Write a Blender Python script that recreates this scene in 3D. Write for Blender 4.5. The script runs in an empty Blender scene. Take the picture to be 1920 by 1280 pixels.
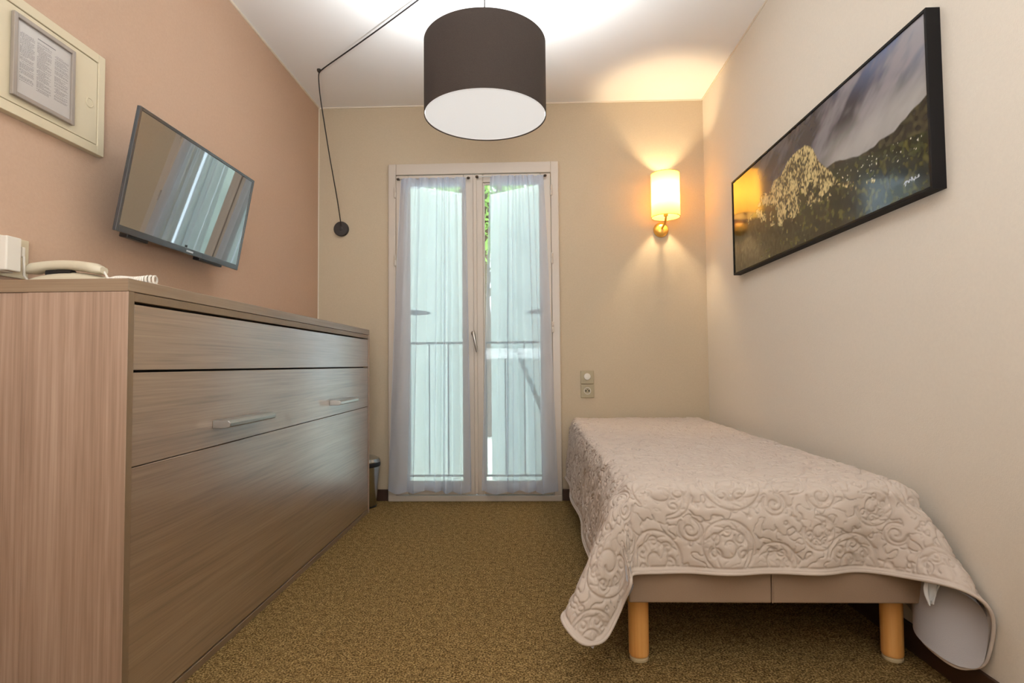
import bpy, bmesh, math, random
import numpy as np
from mathutils import Vector, Matrix

random.seed(7)
rng = np.random.default_rng(11)
SC = bpy.context.scene
COL = SC.collection

# ---------------------------------------------------------------- camera
CAM_F, YAW, PITCH, ROLL = 1070.0, 0.0306060, 0.0403824, -0.0090150
cam_data = bpy.data.cameras.new('camera')
cam_data.sensor_fit = 'HORIZONTAL'
cam_data.sensor_width = 36.0
cam_data.lens = CAM_F / 1920.0 * 36.0
cam_data.clip_start = 0.02
cam = bpy.data.objects.new('camera', cam_data)
COL.objects.link(cam)
fw = Vector((-math.sin(YAW) * math.cos(PITCH), math.cos(YAW) * math.cos(PITCH), math.sin(PITCH)))
r0 = Vector((math.cos(YAW), math.sin(YAW), 0))
u0 = r0.cross(fw)
rr = math.cos(ROLL) * r0 + math.sin(ROLL) * u0
uu = -math.sin(ROLL) * r0 + math.cos(ROLL) * u0
M = Matrix((rr, uu, -fw)).transposed().to_4x4()
M.translation = Vector((0, 0, 0.84))
cam.matrix_world = M
SC.camera = cam

# ---------------------------------------------------------------- world, sun, fill light, exposure
w = bpy.data.worlds.new('sky')
SC.world = w
w.use_nodes = True
wn = w.node_tree.nodes['Background']
wn.inputs['Color'].default_value = (0.74, 0.87, 1.0, 1)
wn.inputs['Strength'].default_value = 4.7

sun_d = bpy.data.lights.new('sun', 'SUN')
sun_d.energy = 8
sun_d.angle = math.radians(0.6)
sun_d.color = (1.0, 0.97, 0.9)
sun = bpy.data.objects.new('sun', sun_d)
COL.objects.link(sun)
sun.rotation_euler = Vector((0.40, -0.72, -0.85)).to_track_quat('-Z', 'Y').to_euler()

# added fill light behind the camera, aimed up at the ceiling, no lamp body
fill_d = bpy.data.lights.new('fill_light', 'AREA')
fill_d.shape = 'RECTANGLE'
fill_d.size = 1.3
fill_d.size_y = 0.6
fill_d.energy = 82
fill_d.color = (0.85, 0.94, 1.0)
fill = bpy.data.objects.new('fill_light', fill_d)
COL.objects.link(fill)
fill.location = (0.0, -0.95, 1.0)
fill.rotation_euler = (math.radians(90 + 75), 0, 0)

SC.view_settings.view_transform = 'Standard'
SC.view_settings.look = 'None'
SC.view_settings.gamma = 1.0
SC.view_settings.use_curve_mapping = False
SC.view_settings.exposure = 0.15
SC.cycles.max_bounces = 8
SC.cycles.diffuse_bounces = 5
SC.cycles.transparent_max_bounces = 12
SC.cycles.sample_clamp_indirect = 6.0
SC.cycles.caustics_reflective = False

# ---------------------------------------------------------------- helpers: materials
def lin(c):
    return tuple(((v / 255) / 12.92 if v / 255 <= 0.04045 else ((v / 255 + 0.055) / 1.055) ** 2.4) for v in c[:3]) + (1.0,)

MATS = {}
def nodes_of(name):
    m = bpy.data.materials.new(name)
    m.use_nodes = True
    nt = m.node_tree
    b = nt.nodes['Principled BSDF']
    MATS[name] = m
    return m, nt, b

def plain(name, col, rough=0.5, metal=0.0, spec=0.5, bump=0.0, bscale=300, var=0.0, vscale=8):
    m, nt, b = nodes_of(name)
    b.inputs['Base Color'].default_value = lin(col)
    b.inputs['Roughness'].default_value = rough
    b.inputs['Metallic'].default_value = metal
    b.inputs['Specular IOR Level'].default_value = spec
    tc = nt.nodes.new('ShaderNodeTexCoord')
    if bump > 0:
        n = nt.nodes.new('ShaderNodeTexNoise'); n.inputs['Scale'].default_value = bscale
        n.inputs['Detail'].default_value = 3
        nt.links.new(tc.outputs['Object'], n.inputs['Vector'])
        bp = nt.nodes.new('ShaderNodeBump'); bp.inputs['Strength'].default_value = bump
        bp.inputs['Distance'].default_value = 0.002
        nt.links.new(n.outputs['Fac'], bp.inputs['Height'])
        nt.links.new(bp.outputs['Normal'], b.inputs['Normal'])
    if var > 0:
        n = nt.nodes.new('ShaderNodeTexNoise'); n.inputs['Scale'].default_value = vscale
        n.inputs['Detail'].default_value = 4
        nt.links.new(tc.outputs['Object'], n.inputs['Vector'])
        hsv = nt.nodes.new('ShaderNodeHueSaturation')
        hsv.inputs['Color'].default_value = lin(col)
        mr = nt.nodes.new('ShaderNodeMapRange')
        mr.inputs['From Min'].default_value = 0.25; mr.inputs['From Max'].default_value = 0.75
        mr.inputs['To Min'].default_value = 1 - var; mr.inputs['To Max'].default_value = 1 + var
        nt.links.new(n.outputs['Fac'], mr.inputs['Value'])
        nt.links.new(mr.outputs['Result'], hsv.inputs['Value'])
        nt.links.new(hsv.outputs['Color'], b.inputs['Base Color'])
    return m

def wood(name, axis, dark, mid, light, rough=0.42, fine=1.0):
    m, nt, b = nodes_of(name)
    tc = nt.nodes.new('ShaderNodeTexCoord')
    def stretched(along, across, detail, dist=0.0):
        mp = nt.nodes.new('ShaderNodeMapping')
        s = [across] * 3
        s['xyz'.index(axis)] = along
        mp.inputs['Scale'].default_value = s
        nt.links.new(tc.outputs['Object'], mp.inputs['Vector'])
        n = nt.nodes.new('ShaderNodeTexNoise')
        n.inputs['Scale'].default_value = 1.0
        n.inputs['Detail'].default_value = detail
        n.inputs['Distortion'].default_value = dist
        nt.links.new(mp.outputs['Vector'], n.inputs['Vector'])
        return n.outputs['Fac']
    a = stretched(2.2, 170 * fine, 5)
    c = stretched(1.1, 20, 6, 1.6)
    d = stretched(9.0, 520 * fine, 3)
    mx = nt.nodes.new('ShaderNodeMath'); mx.operation = 'MULTIPLY_ADD'
    nt.links.new(a, mx.inputs[0]); mx.inputs[1].default_value = 0.5
    m2 = nt.nodes.new('ShaderNodeMath'); m2.operation = 'MULTIPLY'
    nt.links.new(c, m2.inputs[0]); m2.inputs[1].default_value = 0.5
    nt.links.new(m2.outputs[0], mx.inputs[2])
    m3 = nt.nodes.new('ShaderNodeMath'); m3.operation = 'MULTIPLY_ADD'
    nt.links.new(d, m3.inputs[0]); m3.inputs[1].default_value = 0.22
    nt.links.new(mx.outputs[0], m3.inputs[2])
    cr = nt.nodes.new('ShaderNodeValToRGB')
    e = cr.color_ramp.elements
    e[0].position = 0.36; e[0].color = lin(dark)
    e[1].position = 0.86; e[1].color = lin(light)
    k = e.new(0.60); k.color = lin(mid)
    nt.links.new(m3.outputs[0], cr.inputs['Fac'])
    nt.links.new(cr.outputs['Color'], b.inputs['Base Color'])
    bp = nt.nodes.new('ShaderNodeBump'); bp.inputs['Strength'].default_value = 0.03
    bp.inputs['Distance'].default_value = 0.0008
    nt.links.new(m3.outputs[0], bp.inputs['Height'])
    nt.links.new(bp.outputs['Normal'], b.inputs['Normal'])
    b.inputs['Roughness'].default_value = rough
    b.inputs['Specular IOR Level'].default_value = 0.9
    return m

# paint, carpet, fabrics
wallpaper_brown = plain('wall_brown', (192, 161, 138), 0.8, spec=0.25, bump=0.35, bscale=260, var=0.03, vscale=120)
wallpaper_tan = plain('wall_tan', (196, 179, 154), 0.8, spec=0.25, bump=0.35, bscale=260, var=0.03, vscale=120)
wallpaper_beige = plain('wall_beige', (226, 216, 202), 0.8, spec=0.25, bump=0.3, bscale=260, var=0.02, vscale=120)
ceiling_white = plain('ceiling_paint', (240, 238, 236), 0.9, spec=0.2, bump=0.1, bscale=150)
trim_white = plain('trim_paint', (226, 214, 196), 0.6)
base_brown = plain('baseboard_brown', (62, 40, 28), 0.5)
window_white = plain('window_paint', (200, 187, 173), 0.38)
metal_chrome = plain('brushed_metal', (190, 186, 180), 0.3, metal=1.0)
metal_dark = plain('dark_metal', (70, 60, 52), 0.4, metal=0.6)
black_cord = plain('black_cord', (34, 30, 30), 0.6)
plastic_black = plain('black_plastic', (22, 22, 24), 0.35)
plastic_cream = plain('cream_plastic', (206, 194, 170), 0.4)
plastic_white = plain('white_plastic', (222, 214, 202), 0.4)
plastic_grey = plain('khaki_plastic', (168, 154, 124), 0.45)
panel_cream = plain('panel_cream', (208, 193, 164), 0.55)
dark_gap = plain('dark_gap', (30, 24, 20), 0.9)
leg_wood = wood('leg_wood', 'z', (212, 142, 68), (228, 164, 90), (238, 182, 112), 0.4, 0.5)
base_fabric = plain('base_fabric', (150, 126, 106), 0.85, spec=0.2, bump=0.3, bscale=700, var=0.04, vscale=300)
sheet_white = plain('sheet_white', (226, 226, 228), 0.85, spec=0.2, bump=0.2, bscale=500)
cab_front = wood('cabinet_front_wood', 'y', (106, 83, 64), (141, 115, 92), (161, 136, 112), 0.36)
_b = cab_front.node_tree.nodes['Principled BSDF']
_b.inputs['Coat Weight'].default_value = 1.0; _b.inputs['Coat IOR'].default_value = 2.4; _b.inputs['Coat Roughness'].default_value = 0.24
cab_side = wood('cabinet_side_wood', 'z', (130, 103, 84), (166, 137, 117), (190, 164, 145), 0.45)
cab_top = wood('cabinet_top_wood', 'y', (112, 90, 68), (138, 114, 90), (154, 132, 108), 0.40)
cab_edge = plain('cabinet_edge', (128, 106, 82), 0.45, bump=0.1, bscale=300, var=0.05, vscale=60)

def carpet():
    m, nt, b = nodes_of('carpet')
    tc = nt.nodes.new('ShaderNodeTexCoord')
    n = nt.nodes.new('ShaderNodeTexNoise'); n.inputs['Scale'].default_value = 190; n.inputs['Detail'].default_value = 4
    v = nt.nodes.new('ShaderNodeTexVoronoi'); v.inputs['Scale'].default_value = 210
    n2 = nt.nodes.new('ShaderNodeTexNoise'); n2.inputs['Scale'].default_value = 45; n2.inputs['Detail'].default_value = 5
    for q in (n, v, n2): nt.links.new(tc.outputs['Object'], q.inputs['Vector'])
    mx = nt.nodes.new('ShaderNodeMath'); mx.operation = 'MULTIPLY_ADD'
    nt.links.new(n2.outputs['Fac'], mx.inputs[0]); mx.inputs[1].default_value = 0.22
    m2 = nt.nodes.new('ShaderNodeMath'); m2.operation = 'MULTIPLY'
    nt.links.new(n.outputs['Fac'], m2.inputs[0]); m2.inputs[1].default_value = 0.78
    nt.links.new(m2.outputs[0], mx.inputs[2])
    cr = nt.nodes.new('ShaderNodeValToRGB'); e = cr.color_ramp.elements
    e[0].position = 0.39; e[0].color = lin((76, 57, 28))
    e[1].position = 0.61; e[1].color = lin((178, 150, 100))
    k = e.new(0.5); k.color = lin((128, 103, 62))
    nt.links.new(mx.outputs[0], cr.inputs['Fac'])
    nt.links.new(cr.outputs['Color'], b.inputs['Base Color'])
    bp = nt.nodes.new('ShaderNodeBump'); bp.inputs['Strength'].default_value = 0.8; bp.inputs['Distance'].default_value = 0.004
    nt.links.new(v.outputs['Distance'], bp.inputs['Height'])
    nt.links.new(bp.outputs['Normal'], b.inputs['Normal'])
    b.inputs['Roughness'].default_value = 0.95
    b.inputs['Specular IOR Level'].default_value = 0.1
    return m
carpet_mat = carpet()

def attr_mat(name, rough, spec=0.5, coat=0.0):
    m, nt, b = nodes_of(name)
    a = nt.nodes.new('ShaderNodeAttribute'); a.attribute_name = 'print'
    nt.links.new(a.outputs['Color'], b.inputs['Base Color'])
    b.inputs['Roughness'].default_value = rough
    b.inputs['Specular IOR Level'].default_value = spec
    b.inputs['Coat Weight'].default_value = coat
    b.inputs['Coat Roughness'].default_value = 0.05
    return m

def thin_glass():
    m, nt, b = nodes_of('window_glass')
    nt.nodes.remove(b)
    out = nt.nodes['Material Output']
    t = nt.nodes.new('ShaderNodeBsdfTransparent'); t.inputs['Color'].default_value = (0.93, 0.97, 0.96, 1)
    g = nt.nodes.new('ShaderNodeBsdfGlossy'); g.inputs['Roughness'].default_value = 0.02
    fr = nt.nodes.new('ShaderNodeFresnel'); fr.inputs['IOR'].default_value = 1.45
    mx = nt.nodes.new('ShaderNodeMixShader')
    nt.links.new(fr.outputs[0], mx.inputs[0]); nt.links.new(t.outputs[0], mx.inputs[1]); nt.links.new(g.outputs[0], mx.inputs[2])
    nt.links.new(mx.outputs[0], out.inputs[0])
    return m
glass = thin_glass()

def cloth_trans(name, col_diff, col_trans, f_transparent, f_trans, noise=0):
    """thin cloth or plastic: diffuse, translucent and partly see-through"""
    m, nt, b = nodes_of(name)
    nt.nodes.remove(b)
    out = nt.nodes['Material Output']
    d = nt.nodes.new('ShaderNodeBsdfDiffuse'); d.inputs['Color'].default_value = lin(col_diff)
    t = nt.nodes.new('ShaderNodeBsdfTranslucent'); t.inputs['Color'].default_value = lin(col_trans)
    m1 = nt.nodes.new('ShaderNodeMixShader'); m1.inputs[0].default_value = f_trans
    nt.links.new(d.outputs[0], m1.inputs[1]); nt.links.new(t.outputs[0], m1.inputs[2])
    if f_transparent > 0:
        tr = nt.nodes.new('ShaderNodeBsdfTransparent')
        # thicker to the eye where the cloth turns edge-on
        lw = nt.nodes.new('ShaderNodeLayerWeight'); lw.inputs['Blend'].default_value = 0.35
        mr = nt.nodes.new('ShaderNodeMapRange')
        mr.inputs['From Min'].default_value = 0.0; mr.inputs['From Max'].default_value = 1.0
        mr.inputs['To Min'].default_value = 1 - f_transparent; mr.inputs['To Max'].default_value = 1.0
        nt.links.new(lw.outputs['Facing'], mr.inputs['Value'])
        m2 = nt.nodes.new('ShaderNodeMixShader')
        nt.links.new(mr.outputs[0], m2.inputs[0])
        nt.links.new(tr.outputs[0], m2.inputs[1]); nt.links.new(m1.outputs[0], m2.inputs[2])
        nt.links.new(m2.outputs[0], out.inputs[0])
    else:
        nt.links.new(m1.outputs[0], out.inputs[0])
    return m

# ---------------------------------------------------------------- helpers: objects
def wloc(p):
    v = Vector((0, 0, 0))
    while p is not None:
        v = v + p.location
        p = p.parent
    return v

def tag(o, label=None, cat=None, group=None, kind=None):
    if label: o['label'] = label
    if cat: o['category'] = cat
    if group: o['group'] = group
    if kind: o['kind'] = kind
    return o

def empty(name, loc, label=None, cat=None, group=None, kind=None):
    o = bpy.data.objects.new(name, None)
    o.empty_display_size = 0.05
    o.location = loc
    COL.objects.link(o)
    return tag(o, label, cat, group, kind)

def link(name, me, mat, parent=None, smooth=False, local=False):
    """mesh given in world coordinates (or the parent's own when local)"""
    o = bpy.data.objects.new(name, me)
    COL.objects.link(o)
    if mat: me.materials.append(mat)
    if parent is not None:
        o.parent = parent
        if not local:
            me.transform(Matrix.Translation(-wloc(parent)))
    if smooth:
        me.polygons.foreach_set('use_smooth', [True] * len(me.polygons))
    return o

def from_bm(name, bm, mat, parent=None, smooth=False, local=False):
    me = bpy.data.meshes.new(name)
    bmesh.ops.recalc_face_normals(bm, faces=bm.faces)
    bm.to_mesh(me); bm.free()
    return link(name, me, mat, parent, smooth, local)

def add_box(bm, x0, x1, y0, y1, z0, z1, bevel=0.0, seg=2):
    r = bmesh.ops.create_cube(bm, size=1.0)
    vs = r['verts']
    for v in vs:
        v.co = Vector((x0 + (v.co.x + .5) * (x1 - x0), y0 + (v.co.y + .5) * (y1 - y0), z0 + (v.co.z + .5) * (z1 - z0)))
    if bevel > 0:
        es = list({e for v in vs for e in v.link_edges})
        bmesh.ops.bevel(bm, geom=es, offset=bevel, segments=seg, affect='EDGES', profile=0.5)

def box(name, x0, x1, y0, y1, z0, z1, mat, parent=None, bevel=0.0, seg=2, local=False):
    bm = bmesh.new()
    add_box(bm, x0, x1, y0, y1, z0, z1, bevel, seg)
    return from_bm(name, bm, mat, parent, local=local)

def boxes(name, lst, mat, parent=None, bevel=0.0, local=False):
    bm = bmesh.new()
    for b in lst: add_box(bm, *b, bevel=bevel)
    return from_bm(name, bm, mat, parent, local=local)

def lathe_bm(profile, origin, axis='z', n=48, bm=None):
    """profile of (r, h) turned about an axis through origin"""
    bm = bm or bmesh.new()
    rings = []
    for r, h in profile:
        ring = []
        for k in range(n):
            a = 2 * math.pi * k / n
            c, s = r * math.cos(a), r * math.sin(a)
            p = {'z': (c, s, h), 'y': (c, h, s), 'x': (h, c, s)}[axis]
            ring.append(bm.verts.new(Vector(origin) + Vector(p)))
        rings.append(ring)
    for i in range(len(rings) - 1):
        for k in range(n):
            bm.faces.new((rings[i][k], rings[i][(k + 1) % n], rings[i + 1][(k + 1) % n], rings[i + 1][k]))
    if profile[0][0] > 1e-5: bm.faces.new(rings[0])
    if profile[-1][0] > 1e-5: bm.faces.new(list(reversed(rings[-1])))
    bmesh.ops.remove_doubles(bm, verts=bm.verts, dist=1e-6)
    return bm

def lathe(name, profile, origin, mat, parent=None, axis='z', n=48, smooth=True, local=False):
    o = from_bm(name, lathe_bm(profile, origin, axis, n), mat, parent, smooth, local)
    if smooth: sharp(o)
    return o

def sharp(o, ang=35):
    me = o.data
    bm = bmesh.new(); bm.from_mesh(me)
    for e in bm.edges:
        if len(e.link_faces) == 2 and e.calc_face_angle(0) > math.radians(ang): e.smooth = False
    bm.to_mesh(me); bm.free()

def tube_bm(pts, rad, n=10, bm=None, closed=False):
    bm = bm or bmesh.new()
    pts = [Vector(p) for p in pts]
    rads = rad if isinstance(rad, (list, tuple)) else [rad] * len(pts)
    N = len(pts)
    rings = []
    prev = None
    for i, p in enumerate(pts):
        if closed: t = pts[(i + 1) % N] - pts[i - 1]
        else: t = pts[min(i + 1, N - 1)] - pts[max(i - 1, 0)]
        t.normalize()
        if prev is None:
            up = Vector((0, 0, 1)) if abs(t.z) < 0.9 else Vector((1, 0, 0))
            a = t.cross(up).normalized()
        else:
            a = (prev - t * prev.dot(t)).normalized()
        prev = a
        b = t.cross(a)
        rings.append([bm.verts.new(p + rads[i] * (math.cos(2 * math.pi * k / n) * a + math.sin(2 * math.pi * k / n) * b)) for k in range(n)])
    for i in range(N - 1 + (1 if closed else 0)):
        A, B = rings[i], rings[(i + 1) % N]
        for k in range(n):
            bm.faces.new((A[k], A[(k + 1) % n], B[(k + 1) % n], B[k]))
    if not closed:
        bm.faces.new(list(reversed(rings[0]))); bm.faces.new(rings[-1])
    return bm

def tube(name, pts, rad, mat, parent=None, n=10, local=False):
    o = from_bm(name, tube_bm(pts, rad, n), mat, parent, True, local)
    sharp(o, 50)
    return o

def grid_mesh(name, P, flip=False):
    """P: (n, m, 3) array of points -> quad mesh"""
    n, m = P.shape[:2]
    me = bpy.data.meshes.new(name)
    me.vertices.add(n * m)
    me.vertices.foreach_set('co', P.reshape(-1).astype(np.float32))
    i, j = np.meshgrid(np.arange(n - 1), np.arange(m - 1), indexing='ij')
    a = (i * m + j).ravel(); b = a + 1; c = a + m + 1; d = a + m
    q = np.stack([a, b, c, d] if not flip else [a, d, c, b], 1)
    nf = len(q)
    me.loops.add(nf * 4)
    me.loops.foreach_set('vertex_index', q.ravel().astype(np.int32))
    me.polygons.add(nf)
    me.polygons.foreach_set('loop_start', (np.arange(nf) * 4).astype(np.int32))
    me.polygons.foreach_set('loop_total', np.full(nf, 4, np.int32))
    me.update(calc_edges=True)
    me.validate()
    return me

def blur(A, s):
    n, m = A.shape
    fx = np.fft.fftfreq(n)[:, None]; fy = np.fft.rfftfreq(m)[None]
    return np.fft.irfft2(np.fft.rfft2(A) * np.exp(-2 * (math.pi * s) ** 2 * (fx ** 2 + fy ** 2)), s=A.shape)

def gnoise(shape, s, ani=1.0):
    """blurred gaussian noise, unit variance"""
    A = rng.standard_normal(shape)
    n, m = shape
    fx = np.fft.fftfreq(n)[:, None]; fy = np.fft.rfftfreq(m)[None]
    A = np.fft.irfft2(np.fft.rfft2(A) * np.exp(-2 * (math.pi * s) ** 2 * (fx ** 2 + (ani * fy) ** 2)), s=shape)
    return (A - A.mean()) / A.std()

# ================================================================ the setting
XL, XR, YB, ZC, YF = -1.339, 1.105, 3.569, 2.5, -1.5
TH = 0.25

box('floor', XL - .1, XR + .1, YF - .1, YB + TH, -0.06, 0.0, carpet_mat)['kind'] = 'structure'
box('ceiling', XL - .1, XR + .1, YF - .1, YB + TH, ZC, ZC + 0.1, ceiling_white)['kind'] = 'structure'
box('wall_left', XL - .1, XL, YF - .1, YB + TH, 0, ZC, wallpaper_brown)['kind'] = 'structure'
box('wall_right', XR, XR + .1, YF - .1, YB + TH, 0, ZC, wallpaper_beige)['kind'] = 'structure'
box('wall_front', XL, XR, YF - .1, YF, 0, ZC, wallpaper_beige)['kind'] = 'structure'
OX0, OX1, OZ0, OZ1 = -0.855, 0.162, 0.03, 2.085      # the opening
boxes('wall_back', [(XL, OX0, YB, YB + TH, 0, ZC), (OX1, XR, YB, YB + TH, 0, ZC),
                    (OX0, OX1, YB, YB + TH, OZ1, ZC), (OX0, OX1, YB, YB + TH, 0, OZ0)], wallpaper_tan)['kind'] = 'structure'
# skirting
box('baseboard_back', XL, -0.89, YB - .012, YB, 0, .070, base_brown, bevel=.002)['kind'] = 'structure'
box('baseboard_back_bed', .195, XR, YB - .012, YB, 0, .070, base_brown, bevel=.002)['kind'] = 'structure'
box('baseboard_right', XR - .012, XR, YF, YB - .012, 0, .078, base_brown, bevel=.002)['kind'] = 'structure'
box('baseboard_left', XL, XL + .012, YF, YB - .012, 0, .070, base_brown, bevel=.002)['kind'] = 'structure'
# thin pale beads along the wall tops and in the left corner
box('trim_1', XL, XL + .006, YF, YB, ZC - .008, ZC, trim_white)['kind'] = 'structure'
box('trim_2', XL, XR, YB - .006, YB, ZC - .008, ZC, trim_white)['kind'] = 'structure'
box('trim_3', XR - .006, XR, YF, YB, ZC - .008, ZC, trim_white)['kind'] = 'structure'
box('trim_4', XL, XL + .005, YB - .005, YB, .07, ZC, trim_white)['kind'] = 'structure'

# ---------------------------------------------------------------- french window
WY0, WY1 = 3.545, 3.60
win = empty('window_1', (-.345, WY0, 0), 'white french window with two glazed leaves in the tan back wall', kind='structure')
boxes('window_frame', [(-.884, -.836, WY0, WY1, 0, 2.115), (.143, .192, WY0, WY1, 0, 2.115), (-.836, .143, WY0, WY1, 2.045, 2.115)], window_white, win, .004)
box('threshold', -.884, .192, WY0 - .004, WY1 + .05, 0, .036, window_white, win, .004)
def sash(x0, x1, g0, g1, hinge_x, side):
    zb, zt, gb, gt = .042, 2.038, .112, 1.985
    s = boxes('sash', [(x0, g0, WY0 - .006, WY1 - .005, zb, zt), (g1, x1, WY0 - .006, WY1 - .005, zb, zt),
                       (g0, g1, WY0 - .006, WY1 - .005, zb, gb), (g0, g1, WY0 - .006, WY1 - .005, gt, zt)], window_white, win, .005)
    box('pane', g0 - .004, g1 + .004, WY0 + .028, WY0 + .032, gb - .004, gt + .004, glass, s)
    e = .010
    boxes('glazing_bead', [(g0, g0 + e, WY0 + .004, WY0 + .027, gb, gt), (g1 - e, g1, WY0 + .004, WY0 + .027, gb, gt),
                           (g0 + e, g1 - e, WY0 + .004, WY0 + .027, gb, gb + e), (g0 + e, g1 - e, WY0 + .004, WY0 + .027, gt - e, gt)], window_white, s, .002)
    for hz in (1.93, 1.50, 1.07, .52):
        bm = lathe_bm([(0, -.036), (.0055, -.034), (.0065, -.030), (.0065, -.001), (.0055, 0), (.0065, .001), (.0065, .030), (.0055, .034), (0, .036)],
                      (hinge_x, WY0 - .010, hz), 'z', 12)
        from_bm('hinge', bm, window_white, s, True)
    return s
s_left = sash(-.834, -.336, -.757, -.408, -.838, 1)
s_right = sash(-.332, .141, -.284, .078, .145, -1)
# cover strip where the leaves meet, and the lever handle
box('cover_strip', -.345, -.322, WY0 - .018, WY0 - .006, .05, 2.03, window_white, s_right, .004)
hx, hz = -.346, 1.035
bm = lathe_bm([(.017, 0), (.017, -.006), (.012, -.010), (.009, -.012), (.009, -.040), (.012, -.042), (.012, -.052), (0, -.054)], (hx, WY0 - .006, hz), 'y', 20)
from_bm('handle_rose', bm, metal_chrome, s_left, True)
tube('handle', [(hx, WY0 - .050, hz + .012), (hx + .002, WY0 - .052, hz), (hx + .010, WY0 - .054, hz - .04), (hx + .018, WY0 - .050, hz - .085), (hx + .022, WY0 - .046, hz - .115)],
     [.009, .0105, .009, .008, .007], metal_chrome, s_left, 12)

# ================================================================ outside: rail, shutters, tree, ground
outside_ground = plain('pale_gravel', (206, 200, 186), 0.9, bump=0.4, bscale=60, var=0.10, vscale=20)
box('ground', -14, 14, YB + TH, 40, -.35, -.05, outside_ground)['kind'] = 'structure'
rail_mat = plain('rail_paint', (150, 156, 156), 0.5)
rail = empty('guard_rail', (-.345, 3.74, 0), 'thin grey metal guard rail outside the french window', 'railing')
tube('top_bar', [(OX0, 3.74, .985), (OX1, 3.74, .985)], .008, rail_mat, rail, 10)
tube('bottom_bar', [(OX0, 3.74, .12), (OX1, 3.74, .12)], .007, rail_mat, rail, 10)
first = None
for k in range(8):
    x = OX0 + .07 + k * .125
    if first is None:
        first = tube('bar', [(x, 3.74, .12), (x, 3.74, .98)], .0045, rail_mat, rail, 8); x_first = x
    else:
        c = first.copy(); COL.objects.link(c); c.parent = rail; c.location.x = x - x_first

shutter_mat = cloth_trans('shutter_pvc', (238, 242, 240), (238, 246, 244), 0.0, 0.42)
strap_mat = plain('strap_paint', (120, 132, 138), 0.6)
def shutter(hx, sgn, ang, label):
    """boarded outside shutter, hinged at hx, standing ajar"""
    s = empty('shutter', (hx, YB + TH + .01, 0), label, 'shutter', 'outside shutters of the french window')
    ca, sa = math.cos(ang), math.sin(ang)
    s.rotation_euler.z = ang if sgn > 0 else -ang
    W, n = .505, 4
    bw = W / n
    for k in range(n):
        a, b = k * bw + .0015, (k + 1) * bw - .0015
        x0, x1 = (a, b) if sgn > 0 else (-b, -a)
        box('board', x0, x1, 0, .026, .02, 2.075, shutter_mat, s, .003, 1, local=True)
    for z in (1.20,):
        bm = bmesh.new()
        pts = [(0, -.018), (.10, -.018), (.17, -.010), (.19, 0), (.17, .010), (.10, .018), (0, .018)]
        f0 = [bm.verts.new((sgn * x, -.006, z + y)) for x, y in pts]
        f1 = [bm.verts.new((sgn * x, -.0005, z + y)) for x, y in pts]
        bm.faces.new(f0); bm.faces.new(list(reversed(f1)))
        for i in range(len(pts)):
            bm.faces.new((f0[i], f0[(i + 1) % len(pts)], f1[(i + 1) % len(pts)], f1[i]))
        from_bm('strap_hinge', bm, strap_mat, s, local=True)
    return s
shutter(OX0 + .012, 1, math.radians(31), 'pale green boarded shutter ajar behind the left window leaf')
sh_r = shutter(OX1 - .012, -1, math.radians(32), 'pale green boarded shutter ajar behind the right window leaf')
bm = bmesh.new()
pts = [(-.30, .95), (-.265, .95), (-.045, .50), (-.08, .50)]  # diagonal strip, greyer than the boards, on the right shutter's room face
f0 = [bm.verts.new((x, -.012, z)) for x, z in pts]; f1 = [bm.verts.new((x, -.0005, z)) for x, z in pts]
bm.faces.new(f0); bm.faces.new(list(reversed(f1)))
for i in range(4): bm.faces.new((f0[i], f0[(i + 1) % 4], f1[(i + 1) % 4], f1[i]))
from_bm('diagonal_strip', bm, plain('diagonal_strip_tone', (176, 196, 190), .6), sh_r, local=True)

leaf_mat = cloth_trans('leaf_green', (140, 165, 100), (176, 206, 118), 0.0, 0.45)
bark = plain('bark', (104, 88, 70), 0.9, bump=.6, bscale=40)
def leafy(name, label, cx, cy, z0, z1, rad, n, trunk):
    t = empty(name, (cx, cy, -.05), label, 'tree' if trunk else 'hedge')
    zc = (z0 + z1) / 2
    q = rng.standard_normal((n, 3)); q /= np.linalg.norm(q, axis=1)[:, None]
    q *= (rng.random((n, 1)) ** .45)
    c = np.array([cx, cy, zc]) + q * np.array([rad, rad, (z1 - z0) / 2])
    vs, fs = [], []
    for k in range(n):
        a = rng.standard_normal(3); a /= np.linalg.norm(a)
        b = np.cross(a, rng.standard_normal(3)); b /= np.linalg.norm(b)
        L, Wd = .045 + .03 * rng.random(), .02 + .012 * rng.random()
        i = len(vs)
        vs += [tuple(c[k] - a * L), tuple(c[k] + b * Wd), tuple(c[k] + a * L), tuple(c[k] - b * Wd)]
        fs.append((i, i + 1, i + 2, i + 3))
    me = bpy.data.meshes.new('foliage'); me.from_pydata(vs, [], fs)
    o = link('foliage', me, leaf_mat, t); o['kind'] = 'stuff'
    if trunk:
        tube('trunk', [(cx, cy, -.05), (cx + .05, cy, .8), (cx - .03, cy + .05, 1.6), (cx + .02, cy, zc)], [.13, .10, .08, .05], bark, t, 12)
        for k in range(6):
            a = k * 1.05
            tube('branch', [(cx, cy, 1.7 + .15 * k), (cx + .4 * math.cos(a), cy + .4 * math.sin(a), 2.1 + .18 * k), (cx + .8 * math.cos(a), cy + .8 * math.sin(a), 2.4 + .2 * k)], [.04, .03, .012], bark, t, 8)
leafy('leafy_tree', 'sunlit leafy green tree outside, seen between the window leaves', -.55, 7.2, 2.05, 5.0, 1.5, 9000, True)
leafy('clipped_hedge', 'low sunlit green hedge outside, seen between the shutters', -.5, 10.2, -.05, .85, 1.1, 4000, False)

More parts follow.
